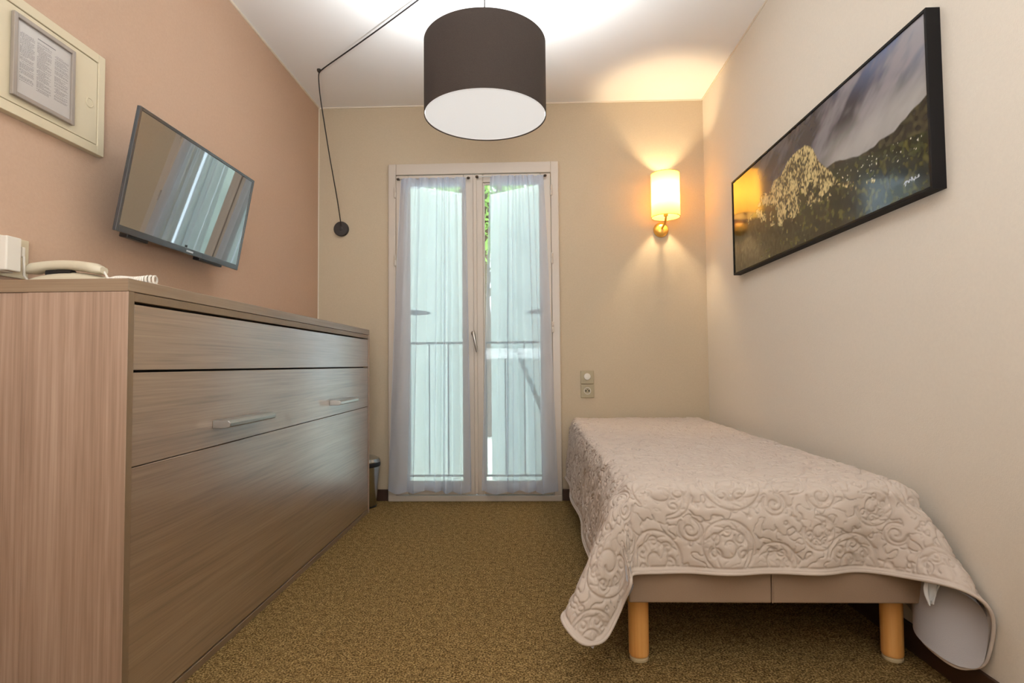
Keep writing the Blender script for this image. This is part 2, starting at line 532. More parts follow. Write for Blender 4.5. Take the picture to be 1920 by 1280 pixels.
# ================================================================ curtains and rods
sheer = cloth_trans('sheer_voile', (236, 240, 250), (232, 240, 255), 0.44, 0.60)
def curtain(label, tx0, tx1, bx0, bx1, ztop, zbot, nf, seed, lean):
    r = np.random.default_rng(seed)
    n, m = 130, 90
    u = np.linspace(0, 1, n)[:, None]
    v = np.linspace(0, 1, m)[None]
    ph = r.random(6) * 6.28
    # uneven gathers: warp the spacing of the folds
    uw = u + .035 * np.sin(2 * np.pi * 1.3 * u + ph[0]) + .02 * np.sin(2 * np.pi * 2.7 * u + ph[1])
    fold = np.sin(2 * np.pi * nf * uw + .5 * np.sin(v * 2 + ph[2]))
    fold2 = np.sin(2 * np.pi * (nf * 2.6) * uw + ph[3])
    amp = (.007 + .013 * v ** .7) * (.7 + .5 * np.sin(2 * np.pi * 1.1 * u + ph[5]) ** 2)
    yy = 3.512 + amp * fold + (.0045 * (1 - v) ** 6 + .0006) * fold2 - .018 * v
    w_ = v ** lean
    x0 = tx0 + (bx0 - tx0) * w_; x1 = tx1 + (bx1 - tx1) * w_
    xx = x0 + (x1 - x0) * u + (.004 + .009 * v ** .5) * np.sin(4 * np.pi * nf * uw + ph[4]) * (.5 + .5 * np.sin(2 * np.pi * 1.7 * u + ph[3]))
    hem = zbot + .006 * np.sin(2 * np.pi * 1.6 * u + ph[5]) + .004 * np.sin(2 * np.pi * nf * uw)
    zz = ztop + (hem - ztop) * v
    P = np.stack([xx, np.minimum(yy, 3.526), zz], -1)
    o = link('sheer_curtain', grid_mesh('sheer_curtain', P), sheer, None, True)
    tag(o, label, 'curtain', 'sheer curtains on the french window')
    # folded hem at the bottom and the heading on the rod, the cloth lying double
    rows = P[:, -3:, :].copy(); rows[..., 1] -= .0025
    link('hem', grid_mesh('hem', rows), sheer, o, True)
    rows = P[:, :4, :].copy(); rows[..., 1] -= .003
    link('heading', grid_mesh('heading', rows), sheer, o, True)
    return o
curtain('sheer white curtain hanging over the left window leaf', -.795, -.385, -.876, -.352, 2.012, .068, 5.3, 3, .8)
curtain('sheer white curtain on the right leaf, drawn off a strip of glass', -.235, .098, -.300, .172, 2.018, .066, 4.6, 8, .8)
def rod(label, x0, x1, z):
    t = empty('curtain_rod', ((x0 + x1) / 2, 3.52, z), label, 'curtain rod', 'thin curtain rods on the french window')
    tube('rod', [(x0, 3.519, z), (x1, 3.519, z)], .0035, metal_chrome, t, 10)
    for x, s in ((x0, -1), (x1, 1)):
        lathe('finial', [(0, -.010 * s), (.005, -.009 * s), (.008, -.003 * s), (.008, .003 * s), (.005, .009 * s), (0, .010 * s)], (x, 3.519, z), metal_dark, t, 'x', 14)
        tube('rod_bracket', [(x - s * .006, 3.519, z), (x - s * .006, 3.540, z)], .003, metal_dark, t, 8)
rod('thin metal curtain rod on the left window leaf', -.815, -.372, 2.010)
rod('thin metal curtain rod on the right window leaf', -.318, .108, 2.016)

# ================================================================ fold-away bed cabinet
CX0, CX1, CY0, CY1, CZ = XL + .014, -.930, 1.2917, 3.2885, 1.049
cab = empty('bed_cabinet', ((CX0 + CX1) / 2, (CY0 + CY1) / 2, 0), 'long brown wood fold-away bed cabinet against the brown wall', 'cabinet')
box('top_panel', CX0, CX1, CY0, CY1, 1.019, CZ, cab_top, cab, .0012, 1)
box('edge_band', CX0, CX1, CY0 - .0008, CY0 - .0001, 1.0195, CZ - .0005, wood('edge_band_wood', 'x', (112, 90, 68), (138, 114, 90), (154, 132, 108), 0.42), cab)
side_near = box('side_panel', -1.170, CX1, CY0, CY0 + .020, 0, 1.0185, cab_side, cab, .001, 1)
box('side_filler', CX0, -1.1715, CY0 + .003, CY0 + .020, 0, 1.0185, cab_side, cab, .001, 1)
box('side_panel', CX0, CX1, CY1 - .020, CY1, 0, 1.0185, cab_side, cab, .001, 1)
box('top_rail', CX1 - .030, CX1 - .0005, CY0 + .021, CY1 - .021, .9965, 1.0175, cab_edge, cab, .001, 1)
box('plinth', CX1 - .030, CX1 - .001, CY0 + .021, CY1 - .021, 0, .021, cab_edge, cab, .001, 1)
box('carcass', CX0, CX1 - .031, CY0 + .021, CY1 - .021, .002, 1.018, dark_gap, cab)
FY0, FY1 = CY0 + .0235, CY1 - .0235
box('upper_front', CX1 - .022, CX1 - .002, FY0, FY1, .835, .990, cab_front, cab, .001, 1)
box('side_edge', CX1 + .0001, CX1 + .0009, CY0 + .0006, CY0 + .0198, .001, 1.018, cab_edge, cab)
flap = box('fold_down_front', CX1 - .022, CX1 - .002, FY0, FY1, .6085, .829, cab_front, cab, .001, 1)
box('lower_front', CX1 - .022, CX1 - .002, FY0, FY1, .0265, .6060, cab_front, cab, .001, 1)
def handle(y0, y1, z):
    prof = [(-.0115, 0), (-.0115, .040), (-.007, .052), (.004, .054), (.0115, .045), (.0115, .0)]
    bm = bmesh.new()
    A = [bm.verts.new((CX1 - .002 + d, y0, z + h)) for h, d in prof]
    B = [bm.verts.new((CX1 - .002 + d, y1, z + h)) for h, d in prof]
    bm.faces.new(A); bm.faces.new(list(reversed(B)))
    for i in range(len(prof)): bm.faces.new((A[i], A[(i + 1) % 6], B[(i + 1) % 6], B[i]))
    bmesh.ops.bevel(bm, geom=list(bm.edges), offset=.0012, segments=1, affect='EDGES')
    o = from_bm('handle', bm, metal_chrome, flap); o['label'] = 'brushed metal bar handle'
handle(1.655, 1.955, .672)
handle(2.635, 2.915, .669)

# ================================================================ telephone and its wall socket
ph = empty('telephone', (-1.19, 1.46, CZ), 'cream corded telephone lying on the near end of the bed cabinet', 'telephone')
def loft(name, secs, mat, parent, smooth=True):
    bm = bmesh.new(); rings = []
    for s in secs: rings.append([bm.verts.new(p) for p in s])
    n = len(rings[0])
    for i in range(len(rings) - 1):
        for k in range(n): bm.faces.new((rings[i][k], rings[i][(k + 1) % n], rings[i + 1][(k + 1) % n], rings[i + 1][k]))
    bm.faces.new(list(reversed(rings[0]))); bm.faces.new(rings[-1])
    o = from_bm(name, bm, mat, parent, smooth); sharp(o, 55); return o
def rrect(w, h, n=24, p=3.5):
    out = []
    for k in range(n):
        a = 2 * math.pi * k / n
        c, s = math.cos(a), math.sin(a)
        out.append((w * math.copysign(abs(c) ** (2 / p), c), h * math.copysign(abs(s) ** (2 / p), s)))
    return out
secs = []
for k in range(15):
    t = k / 14; x = -1.300 + .215 * t
    top = .012 + .030 * math.sin(math.pi * min(max(.02 + .96 * t, 0), 1)) ** .6
    secs.append([(x, 1.50 + a, CZ + .0005 + top / 2 + b) for a, b in rrect(.085 if 0 < k < 14 else .08, top / 2)])
loft('phone_base', secs, plastic_cream, ph)
box('cradle_recess', -1.245, -1.178, 1.4215, 1.445, CZ + .030, CZ + .0445, dark_gap, ph, .003)
def handset(xa, xb, yc):
    secs = []
    for k in range(21):
        t = k / 20
        x = xa + (xb - xa) * t
        arch = CZ + .036 + .022 * math.sin(math.pi * (.12 + .80 * t)) ** .8
        thick = .0125 + .003 * (abs(2 * t - 1) ** 3)
        e = min(1.0, 0.55 + 4.5 * min(t, 1 - t))
        wd = (.021 + .004 * abs(2 * t - 1)) * e
        tl = thick * e
        secs.append([(x, yc + a, arch + b) for a, b in rrect(wd, tl, 20, 3)])
    return loft('handset', secs, plastic_cream, ph)
hs = handset(-1.300, -1.098, 1.435)
cord = []
N = 420
for k in range(N):
    t = k / (N - 1)
    if t < .15:
        q = t / .15; c0 = Vector((-1.098 + .022 * q, 1.435, CZ + .040 - .024 * math.sin(q * 1.6)))
    else:
        q = (t - .15) / .85; c0 = Vector((-1.076 + .118 * q, 1.435 - .004 * math.sin(q * 3), CZ + .0142 + .0015 * math.sin(q * 9)))
    rad_ = .0108 * min(1, max(0, (t - .05) / .12)) * (1 if t < .8 else 1.05)
    pitch = 2 * math.pi * (26 * t if t < .8 else 26 * .8 + 15 * (t - .8))
    cord.append(c0 + Vector((0, rad_ * math.cos(pitch), rad_ * math.sin(pitch))))
tube('coiled_cord', cord, .0029, plastic_white, ph, 6)['label'] = 'coiled white handset cord'

so = empty('phone_socket', (XL, 1.43, 1.13), 'cream wall socket with white adapter plugs behind the telephone', 'socket')
box('wall_plate', XL, XL + .008, 1.345, 1.470, 1.076, 1.180, panel_cream, so, .002)
box('adapter', XL + .008, XL + .036, 1.352, 1.398, 1.082, 1.172, plastic_white, so, .003)
box('adapter', XL + .037, XL + .056, 1.354, 1.396, 1.084, 1.170, plastic_white, so, .003)
box('plug', XL + .008, XL + .046, 1.408, 1.418, 1.126, 1.152, plastic_white, so, .002)
tube('plug_cable', [(XL + .046, 1.413, 1.128), (XL + .047, 1.413, 1.11), (XL + .044, 1.418, 1.08), (XL + .042, 1.445, 1.056)], .003, plastic_white, so, 8)

# ================================================================ television
tv_c = np.array([-1.264, 2.1192, 1.4736])
sc = .952
tv_c = np.array([0, 0, .84]) * (1 - sc) + tv_c * sc
TW, THt = .73 * sc, .73 * .56 * sc
a_, b_, g_ = -.0200, -.1790, -.0105
nrm = Vector((math.cos(b_) * math.cos(a_), math.cos(b_) * math.sin(a_), math.sin(b_)))
sd = Vector((-math.sin(a_), math.cos(a_), 0)); up_ = nrm.cross(sd)
s2 = math.cos(g_) * sd + math.sin(g_) * up_; u2 = -math.sin(g_) * sd + math.cos(g_) * up_
tv = empty('television', (0, 0, 0), 'black flat television tilted down on the brown left wall', 'television')
Mt = Matrix((s2, u2, nrm)).transposed().to_4x4(); Mt.translation = Vector(tv_c); tv.matrix_world = Mt
# local axes: x along the width (away from the camera), y up, z out of the screen; front face at z = 0
hw, hh = TW / 2, THt / 2
bezel_mat = plain('tv_bezel', (58, 60, 64), 0.18, spec=1.0)
screen_mat = plain('tv_screen', (10, 10, 12), 0.02, spec=1.0)
screen_mat.node_tree.nodes['Principled BSDF'].inputs['IOR'].default_value = 2.8
bz = .011
boxes('bezel', [(-hw, -hw + bz, -hh, hh, -.012, 0), (hw - bz, hw, -hh, hh, -.012, 0), (-hw + bz, hw - bz, hh - bz, hh, -.012, 0),
                (-hw + bz, hw - bz, -hh, -hh + .021, -.012, 0)], bezel_mat, tv, .0015, local=True)
box('screen', -hw + bz, hw - bz, -hh + .021, hh - bz, -.011, -.0025, screen_mat, tv, local=True)
box('back_shell', -hw + .035, hw - .035, -hh + .006, hh - .05, -.034, -.0125, plastic_black, tv, .008, local=True)
box('electronics_bulge', -hw + .10, hw - .10, -hh + .006, .03, -.056, -.035, plastic_black, tv, .006, local=True)
box('speaker_grille', -hw + .065, -hw + .16, -hh - .009, -hh + .006, -.040, -.010, plastic_black, tv, .003, local=True)
box('speaker_grille', hw - .25, hw - .10, -hh - .008, -hh + .006, -.040, -.010, plastic_black, tv, .003, local=True)
box('standby_sensor', -.014, -.002, -hh + .022, -hh + .030, -.0025, -.0015, plastic_black, tv, local=True)
lg = []
for k in range(7): lg.append((-.005 + k * .0058, -.005 + k * .0058 + .0042, -hh + .0075, -hh + .0135, 0, .0006))
boxes('brand_lettering', lg, plain('logo_silver', (200, 204, 208), .3), tv, local=True)
box('wall_bracket', -.11, .11, -.09, .02, -.078, -.057, metal_dark, tv, .003, local=True)
box('bracket_arm', -.03, .03, -.03, .01, -.118, -.079, metal_dark, tv, .003, local=True)

# ================================================================ cream cupboard in the wall with a framed notice
pn = empty('wall_cupboard', (XL, 1.45, 1.494), 'cream meter cupboard with a small door set on the left wall', 'cupboard')
PX = XL + .022
PY0, PY1, PZ0, PZ1 = 1.12, 1.7095, 1.494, 1.806
fwid = .027
boxes('cupboard_frame', [(XL, PX, PY0, PY0 + fwid, PZ0, PZ1), (XL, PX, PY1 - fwid, PY1, PZ0, PZ1),
                         (XL, PX, PY0 + fwid, PY1 - fwid, PZ0, PZ0 + fwid), (XL, PX, PY0 + fwid, PY1 - fwid, PZ1 - fwid, PZ1)], panel_cream, pn, .0015)
pd = box('cupboard_door', XL, PX - .0015, PY0 + fwid + .0025, PY1 - fwid - .0025, PZ0 + fwid + .0025, PZ1 - fwid - .0025, panel_cream, pn, .0015)
lathe('finger_pull', [(.0, 0), (.0150, 0), (.0150, .0012), (.0125, .0022), (.0118, .0008), (0, .0008)], (PX - .0015, 1.650, 1.640), panel_cream, pd, 'x', 24)
nf_ = empty('framed_notice', (PX, 1.49, 1.54), 'printed notice in a flat silver frame on the cream cupboard door', 'notice')
NY0, NY1, NZ0, NZ1 = 1.385, 1.583, 1.540, 1.758
NX = PX
frame_silver = plain('frame_silver', (156, 144, 134), .5, metal=.35)
fb = .012
boxes('frame', [(NX, NX + .010, NY0, NY0 + fb, NZ0, NZ1), (NX, NX + .010, NY1 - fb, NY1, NZ0, NZ1),
                (NX, NX + .010, NY0 + fb, NY1 - fb, NZ0, NZ0 + fb), (NX, NX + .010, NY0 + fb, NY1 - fb, NZ1 - fb, NZ1)], frame_silver, nf_, .0015)
# page with unreadably small print: vertex colours hold the print
py, pz = 300, 320
page = np.full((py, pz, 3), 1.0) * np.array(lin((184, 176, 170))[:3])
ink = np.array(lin((96, 92, 92))[:3])
rp = np.random.default_rng(5)
def text_block(c0, c1, r0, r1, gap):
    r = r0
    while r > r1:
        if rp.random() < .14: r -= 3; continue
        c = c0 + (0 if rp.random() < .8 else 8); end = c1 - int(rp.random() ** 3 * (c1 - c0) * .6)
        while c < end:
            wl = int(3 + rp.random() * 9)
            page[c:min(c + wl, end), r - 1:r + 1] = ink * (.9 + .3 * rp.random())
            c += wl + 2
        r -= gap
page[110:210, 286:290] = ink
text_block(20, 95, 272, 60, 5)
text_block(108, 188, 272, 50, 5)
text_block(206, 286, 262, 54, 5)
Yg = np.linspace(NY0 + fb, NY1 - fb, py); Zg = np.linspace(NZ0 + fb, NZ1 - fb, pz)
P = np.stack([np.full((py, pz), NX + .004), np.repeat(Yg[:, None], pz, 1), np.repeat(Zg[None], py, 0)], -1)
me = grid_mesh('notice_page', P)
at = me.color_attributes.new('print', 'FLOAT_COLOR', 'POINT')
at.data.foreach_set('color', np.concatenate([page.reshape(-1, 3), np.ones((py * pz, 1))], 1).astype(np.float32).ravel())
link('notice_page', me, attr_mat('notice_print', .25, .5), nf_)

# ================================================================ landscape picture on the right wall
pc = empty('landscape_picture', (XR, 2.255, 1.293), 'wide black-framed mountain landscape photograph on the right wall', 'picture')
QY0, QY1, QZ0, QZ1, QX0, QX1 = 1.522, 2.993, 1.294, 1.784, 1.067, XR
fr_mat = plain('picture_frame_black', (20, 17, 17), .6, spec=.2)
ft = .009
boxes('frame', [(QX0, QX1, QY0, QY0 + ft, QZ0, QZ1), (QX0, QX1, QY1 - ft, QY1, QZ0, QZ1),
                (QX0, QX1, QY0 + ft, QY1 - ft, QZ0, QZ0 + ft), (QX0, QX1, QY0 + ft, QY1 - ft, QZ1 - ft, QZ1)], fr_mat, pc, .001)
nu, nv = 660, 220
U = np.linspace(0, 1, nu)[:, None] * np.ones((1, nv))        # 0 far end (left in the picture) .. 1 near end
V = np.ones((nu, 1)) * np.linspace(0, 1, nv)[None]
def lc(c): return np.array(lin(c)[:3])
def mixc(A, B, f): return A * (1 - f[..., None]) + B * f[..., None]
def sst(a, b, x):
    t = np.clip((x - a) / (b - a), 0, 1); return t * t * (3 - 2 * t)
# clouds streaking along a slant
n1 = gnoise((nu, nv), 26) * .6 + gnoise((nu, nv), 10) * .4 + gnoise((nu, nv), 4) * .22
sh = np.zeros_like(n1)
for j in range(nv): sh[:, j] = np.roll(n1[:, j], int(j * 1.1))
cl = sst(-1.2, 1.5, sh)
sky = mixc(lc((56, 53, 60)) * np.ones((nu, nv, 3)), lc((146, 141, 148)), cl * sst(.15, .95, U * .8 + V * .25))
sky = mixc(sky, lc((120, 140, 186)), sst(.80, 1.05, U * .55 + V * .5) * .75 * (1 - cl))
sky = mixc(sky, lc((188, 184, 180)), sst(.30, .0, np.abs(V - .47 - .16 * (U - .6))) * sst(.52, .72, U) * .75)
sky = mixc(sky, lc((60, 54, 58)), sst(.55, .1, U) * .6)
img = sky
# far ridge on the right
x1 = np.linspace(0, 1, nu)
def ridge(pts, rough, seed):
    r = np.random.default_rng(seed)
    y = np.interp(x1, [p[0] for p in pts], [p[1] for p in pts])
    for s_, a in ((40, 1.0), (14, .5), (5, .3)):
        k = np.convolve(r.standard_normal(nu + 6 * s_), np.exp(-.5 * (np.arange(-3 * s_, 3 * s_ + 1) / s_) ** 2), 'valid')[:nu]
        y = y + rough * a * k / k.std()
    return y[:, None]
rg = ridge([(0, .5), (.6, .47), (.68, .50), (.78, .44), (.9, .45), (1, .55)], .008, 1)
slope_n = gnoise((nu, nv), 3)
hill = mixc(lc((44, 40, 38)) * np.ones((nu, nv, 3)), lc((84, 78, 56)), np.clip(.35 + .3 * slope_n, 0, 1))
m_ = sst(-.006, .006, rg - V); img = mixc(img, hill, m_)
rg2 = ridge([(0, .30), (.62, .50), (.70, .46), (.85, .38), (1, .33)], .010, 2)
m_ = sst(-.006, .006, rg2 - V); img = mixc(img, mixc(lc((34, 38, 26)) * np.ones((nu, nv, 3)), lc((70, 72, 44)), np.clip(.4 + .35 * gnoise((nu, nv), 2.2), 0, 1)), m_)
town = (gnoise((nu, nv), 1.1) > 2.1) & (V < rg2) & (V > .22) & (U > .68)
img[town] = lc((206, 200, 186))
# pale sunlit crag
crag = ridge([(0, .40), (.20, .52), (.26, .64), (.30, .60), (.34, .68), (.39, .66), (.43, .74), (.49, .77), (.54, .75), (.57, .68), (.60, .56), (.64, .48), (.70, .30), (1, .05)], .014, 3)
streak = gnoise((nu, nv), 1.0, 1.6) * .6 + gnoise((nu, nv), 2.6) * .45 + gnoise((nu, nv), 9) * .35
rock = mixc(lc((74, 64, 40)) * np.ones((nu, nv, 3)), lc((214, 192, 136)), sst(-1.0, 1.0, streak))
m_ = sst(-.008, .008, crag - V) ; img = mixc(img, rock, m_)
# woods climbing in front of the crag
wn_ = gnoise((nu, nv), 7) * .09 + gnoise((nu, nv), 2) * .05
wl_ = ridge([(0, .62), (.18, .50), (.30, .42), (.42, .36), (.55, .40), (.66, .34), (.8, .28), (1, .22)], .02, 4)
wood_c = mixc(lc((26, 28, 16)) * np.ones((nu, nv, 3)), lc((88, 84, 42)), np.clip(.28 + .34 * gnoise((nu, nv), 2.5), 0, 1))
m_ = sst(-.012, .012, wl_ + np.clip(wn_, -.1, .1) - V) * (V < np.maximum(rg, crag)); img = mixc(img, wood_c, m_)
outc = (gnoise((nu, nv), 3.5) > .7) & (V < .52) & (V > .26 + .15 * np.abs(U - .5)) & (U > .3) & (U < .66) & (V < crag - .02)
img[outc] = mixc(img, rock, np.full((nu, nv), .85))[outc]
# white handwritten signature low on the near end
for k in range(420):
    t = k / 419
    su = .925 + .045 * t + .003 * math.sin(t * 31)
    sv = .085 + .014 * math.sin(t * 37) * (1 if (t < .2 or .5 < t < .62) else .45) + .012 * t
    i, j = int(su * nu), int(sv * nv)
    if .45 < t < .5: continue
    img[i, j] = lc((186, 188, 194))
Yg = np.linspace(QY1 - ft, QY0 + ft, nu); Zg = np.linspace(QZ0 + ft, QZ1 - ft, nv)
P = np.stack([np.full((nu, nv), QX0 + .004), np.repeat(Yg[:, None], nv, 1), np.repeat(Zg[None], nu, 0)], -1)
me = grid_mesh('photo_print', P)
at = me.color_attributes.new('print', 'FLOAT_COLOR', 'POINT')
at.data.foreach_set('color', np.concatenate([np.clip(img, 0, 1).reshape(-1, 3), np.ones((nu * nv, 1))], 1).astype(np.float32).ravel())
ps_ = attr_mat('photo_surface', .10, .5)
ps_.node_tree.nodes['Principled BSDF'].inputs['IOR'].default_value = 1.56
pr = link('photo_print', me, ps_, pc)
box('backing_board', QX0 + .006, QX1 - .002, QY0 + ft, QY1 - ft, QZ0 + ft, QZ1 - ft, fr_mat, pc)

# ================================================================ wall lamp
sl = empty('wall_lamp', (.831, YB, 1.675), 'lit wall lamp with yellow drum shade beside the window', 'wall lamp')
shade_mat = cloth_trans('lamp_shade_cloth', (250, 222, 140), (255, 206, 88), 0.0, 0.70)
SX, SY, SZ0, SZ1, SR = .832, 3.445, 1.722, 1.985, .0835
bm = bmesh.new(); n = 56
ra = [[bm.verts.new((SX + r * math.cos(2 * math.pi * k / n), SY + r * math.sin(2 * math.pi * k / n), z)) for k in range(n)] for r, z in ((SR, SZ0), (SR, SZ1))]
for k in range(n): bm.faces.new((ra[0][k], ra[0][(k + 1) % n], ra[1][(k + 1) % n], ra[1][k]))
from_bm('lamp_shade', bm, shade_mat, sl, True)
rim_mat = plain('shade_rim', (196, 160, 84), .7)
for z in (SZ0, SZ1):
    ring = [(SX + SR * math.cos(2 * math.pi * k / 48), SY + SR * math.sin(2 * math.pi * k / 48), z) for k in range(48)]
    from_bm('shade_rim', tube_bm(ring, .0018, 6, closed=True), rim_mat, sl, True)
brass = plain('lamp_brass', (226, 172, 78), .32, metal=.4)
lathe('wall_mount', [(.046, 0), (.047, -.006), (.044, -.016), (.036, -.026), (.022, -.033), (0, -.036)], (.829, YB, 1.672), brass, sl, 'y', 40)
tube('lamp_arm', [(.829, YB - .03, 1.676), (.830, YB - .07, 1.682), (.831, YB - .105, 1.692), (SX, SY, 1.715), (SX, SY, 1.765)], .0065, brass, sl, 12)
lathe('lamp_holder', [(0, 1.728), (.012, 1.728), (.013, 1.732), (.013, 1.758), (.011, 1.762), (0, 1.762)], (SX, SY, 0), brass, sl, 'z', 24)
bulb_m, nt, b = nodes_of('bulb_glow')
b.inputs['Base Color'].default_value = (1, .9, .7, 1)
b.inputs['Emission Color'].default_value = (1, .72, .34, 1); b.inputs['Emission Strength'].default_value = 14
lathe('bulb', [(0, 1.762), (.009, 1.763), (.012, 1.772), (.0165, 1.788), (.016, 1.800), (.010, 1.816), (.004, 1.828), (0, 1.831)], (SX, SY, 0), bulb_m, sl, 'z', 24)
pl = bpy.data.lights.new('wall_lamp_bulb', 'POINT'); pl.energy = 15.0; pl.color = (1.0, .76, .46); pl.shadow_soft_size = .022
plo = bpy.data.objects.new('wall_lamp_bulb', pl); COL.objects.link(plo); plo.parent = sl
plo.location = Vector((SX, SY, 1.862)) - sl.location

# ================================================================ pendant lamp and its swagged cable
PXc, PYc, PZb, PZt, PR = -.164, 2.2, 1.8115, 2.1015, .2385
pe = empty('pendant_lamp', (PXc, PYc, PZb), 'large dark brown drum pendant lamp hanging from the ceiling', 'pendant lamp')
drum_out = plain('drum_fabric', (66, 57, 52), .85, spec=.15, bump=.5, bscale=500, var=.10, vscale=260)
drum_in = plain('drum_lining', (236, 232, 228), .8)
def ringwall(name, r0_, r1_, z0, z1, mat):
    bm = bmesh.new(); n = 96
    rs = [[bm.verts.new((PXc + r * math.cos(2 * math.pi * k / n), PYc + r * math.sin(2 * math.pi * k / n), z)) for k in range(n)] for r, z in ((r0_, z0), (r1_, z0), (r1_, z1), (r0_, z1))]
    for i in range(4):
        for k in range(n): bm.faces.new((rs[i][k], rs[i][(k + 1) % n], rs[(i + 1) % 4][(k + 1) % n], rs[(i + 1) % 4][k]))
    o = from_bm(name, bm, mat, pe, True); sharp(o, 40); return o
ringwall('drum_shade', PR - .0015, PR, PZb, PZt, drum_out)
ringwall('shade_lining', PR - .0032, PR - .0016, PZb + .004, PZt - .004, drum_in)
dm, nt, b = nodes_of('diffuser_glow')
b.inputs['Base Color'].default_value = lin((236, 234, 232)); b.inputs['Roughness'].default_value = .5
b.inputs['Emission Color'].default_value = (1, .985, .97, 1); b.inputs['Emission Strength'].default_value = .42
lathe('diffuser', [(0, PZb + .006), (PR - .004, PZb + .006), (PR - .004, PZb + .010), (0, PZb + .010)], (PXc, PYc, 0), dm, pe, 'z', 96)
tube('cord', [(PXc, PYc, PZt - .12), (PXc, PYc, PZt), (PXc, PYc, 2.485)], .003, black_cord, pe, 10)
lathe('lamp_holder', [(0, PZt - .20), (.02, PZt - .20), (.022, PZt - .19), (.022, PZt - .13), (.012, PZt - .12), (0, PZt - .12)], (PXc, PYc, 0), plastic_black, pe, 'z', 24)
for k in range(3):
    a = k * 2.094 + .4
    tube('spider_arm', [(PXc, PYc, PZt - .125), (PXc + (PR - .004) * math.cos(a), PYc + (PR - .004) * math.sin(a), PZt - .006)], .0018, metal_chrome, pe, 8)
bl = bpy.data.lights.new('pendant_bulb', 'POINT'); bl.energy = 58; bl.color = (.90, .96, 1.0); bl.shadow_soft_size = .07
blo = bpy.data.objects.new('pendant_bulb', bl); COL.objects.link(blo); blo.parent = pe
blo.location = (0, 0, 1.965 - PZb)
hk = Vector((-1.162, 3.096, 2.5))
lathe('ceiling_hook', [(0, 2.5), (.010, 2.5), (.010, 2.494), (.006, 2.488), (0, 2.486)], (PXc, PYc, 0), black_cord, pe, 'z', 20)
lathe('ceiling_hook', [(0, 2.5), (.011, 2.5), (.011, 2.492), (.007, 2.484), (0, 2.480)], (hk.x, hk.y, 0), black_cord, pe, 'z', 20)
cab_pts = []
p0 = Vector((PXc, PYc, 2.489)); p1 = Vector((hk.x, hk.y, 2.489))
for k in range(25):
    t = k / 24; cab_pts.append(p0.lerp(p1, t) - Vector((0, 0, .010 * math.sin(math.pi * t))))
p2 = Vector((-1.184, YB - .026, 1.735))
ctrl = [p1, Vector((-1.168, 3.105, 2.455)), Vector((-1.172, 3.14, 2.37)), Vector((-1.176, 3.30, 2.10)), Vector((-1.180, 3.46, 1.87)), p2, Vector((-1.187, YB - .020, 1.712))]
for i in range(len(ctrl) - 1):
    for k in range(1, 7): cab_pts.append(ctrl[i].lerp(ctrl[i + 1], k / 6))
sm = [Vector(p) for p in cab_pts]
for _ in range(3):
    sm = [sm[0]] + [(sm[i - 1] + sm[i] * 2 + sm[i + 1]) / 4 for i in range(1, len(sm) - 1)] + [sm[-1]]
tube('swag_cable', sm, .0034, black_cord, pe, 8)['label'] = 'black swagged cable'
lathe('wall_rosette', [(.046, 0), (.047, -.004), (.047, -.018), (.044, -.023), (.012, -.024), (.010, -.030), (0, -.031)], (-1.187, YB, 1.7095), plain('rosette_black', (52, 46, 44), .55), pe, 'y', 40)

# ================================================================ light switch and power socket
def plate(name, label, cat, z, kind):
    x = .3562
    t = empty(name, (x, YB, z), label, cat)
    box('cover_plate', x - .041, x + .041, YB - .009, YB, z - .041, z + .041, plastic_grey, t, .003)
    if kind == 'switch':
        lathe('rocker', [(.021, 0), (.021, -.003), (.0195, -.006), (.006, -.0075), (0, -.0075)], (x, YB - .009, z + .004), plastic_white, t, 'y', 32)
    else:
        lathe('socket_ring', [(.022, 0), (.022, -.002), (.0195, -.0035), (.018, -.002), (.018, .0)], (x, YB - .009, z + .002), plastic_white, t, 'y', 32)
        lathe('socket_well', [(.0178, 0), (.0178, -.0008), (0, -.0008)], (x, YB - .009, z + .002), plastic_grey, t, 'y', 32)
        for dx in (-.0095, .0095):
            lathe('pin_hole', [(.0046, 0), (.0046, -.0016), (0, -.0016)], (x + dx, YB - .009, z + .002), dark_gap, t, 'y', 14)
        lathe('earth_pin', [(.0028, 0), (.0028, -.010), (0, -.012)], (x, YB - .009, z + .012), metal_dark, t, 'y', 12)
plate('light_switch', 'khaki square light switch with a round white rocker above the bed', 'switch', .757, 'switch')
plate('power_socket', 'khaki square power socket just below the round light switch', 'socket', .671, 'socket')

# ================================================================ pedal bin
bn = empty('waste_bin', (-1.005, 3.425, 0), 'small steel waste bin half hidden behind the far cabinet end', 'bin')
steel = plain('bin_steel', (188, 190, 190), .22, metal=1.0)
lathe('bin_body', [(0, .004), (.074, .004), (.077, .012), (.098, .235), (.098, .240), (.0, .240)], (-1.005, 3.425, 0), steel, bn, 'z', 40)
lathe('bin_rim', [(.100, .240), (.101, .244), (.101, .262), (.099, .266), (.090, .266), (.090, .242)], (-1.005, 3.425, 0), plastic_black, bn, 'z', 40)
lathe('bin_lid', [(.100, .266), (.101, .270), (.094, .286), (.070, .298), (.035, .304), (0, .305)], (-1.005, 3.425, 0), steel, bn, 'z', 40)
lathe('bin_foot', [(0, 0), (.078, 0), (.079, .004), (0, .004)], (-1.005, 3.425, 0), plastic_black, bn, 'z', 40)

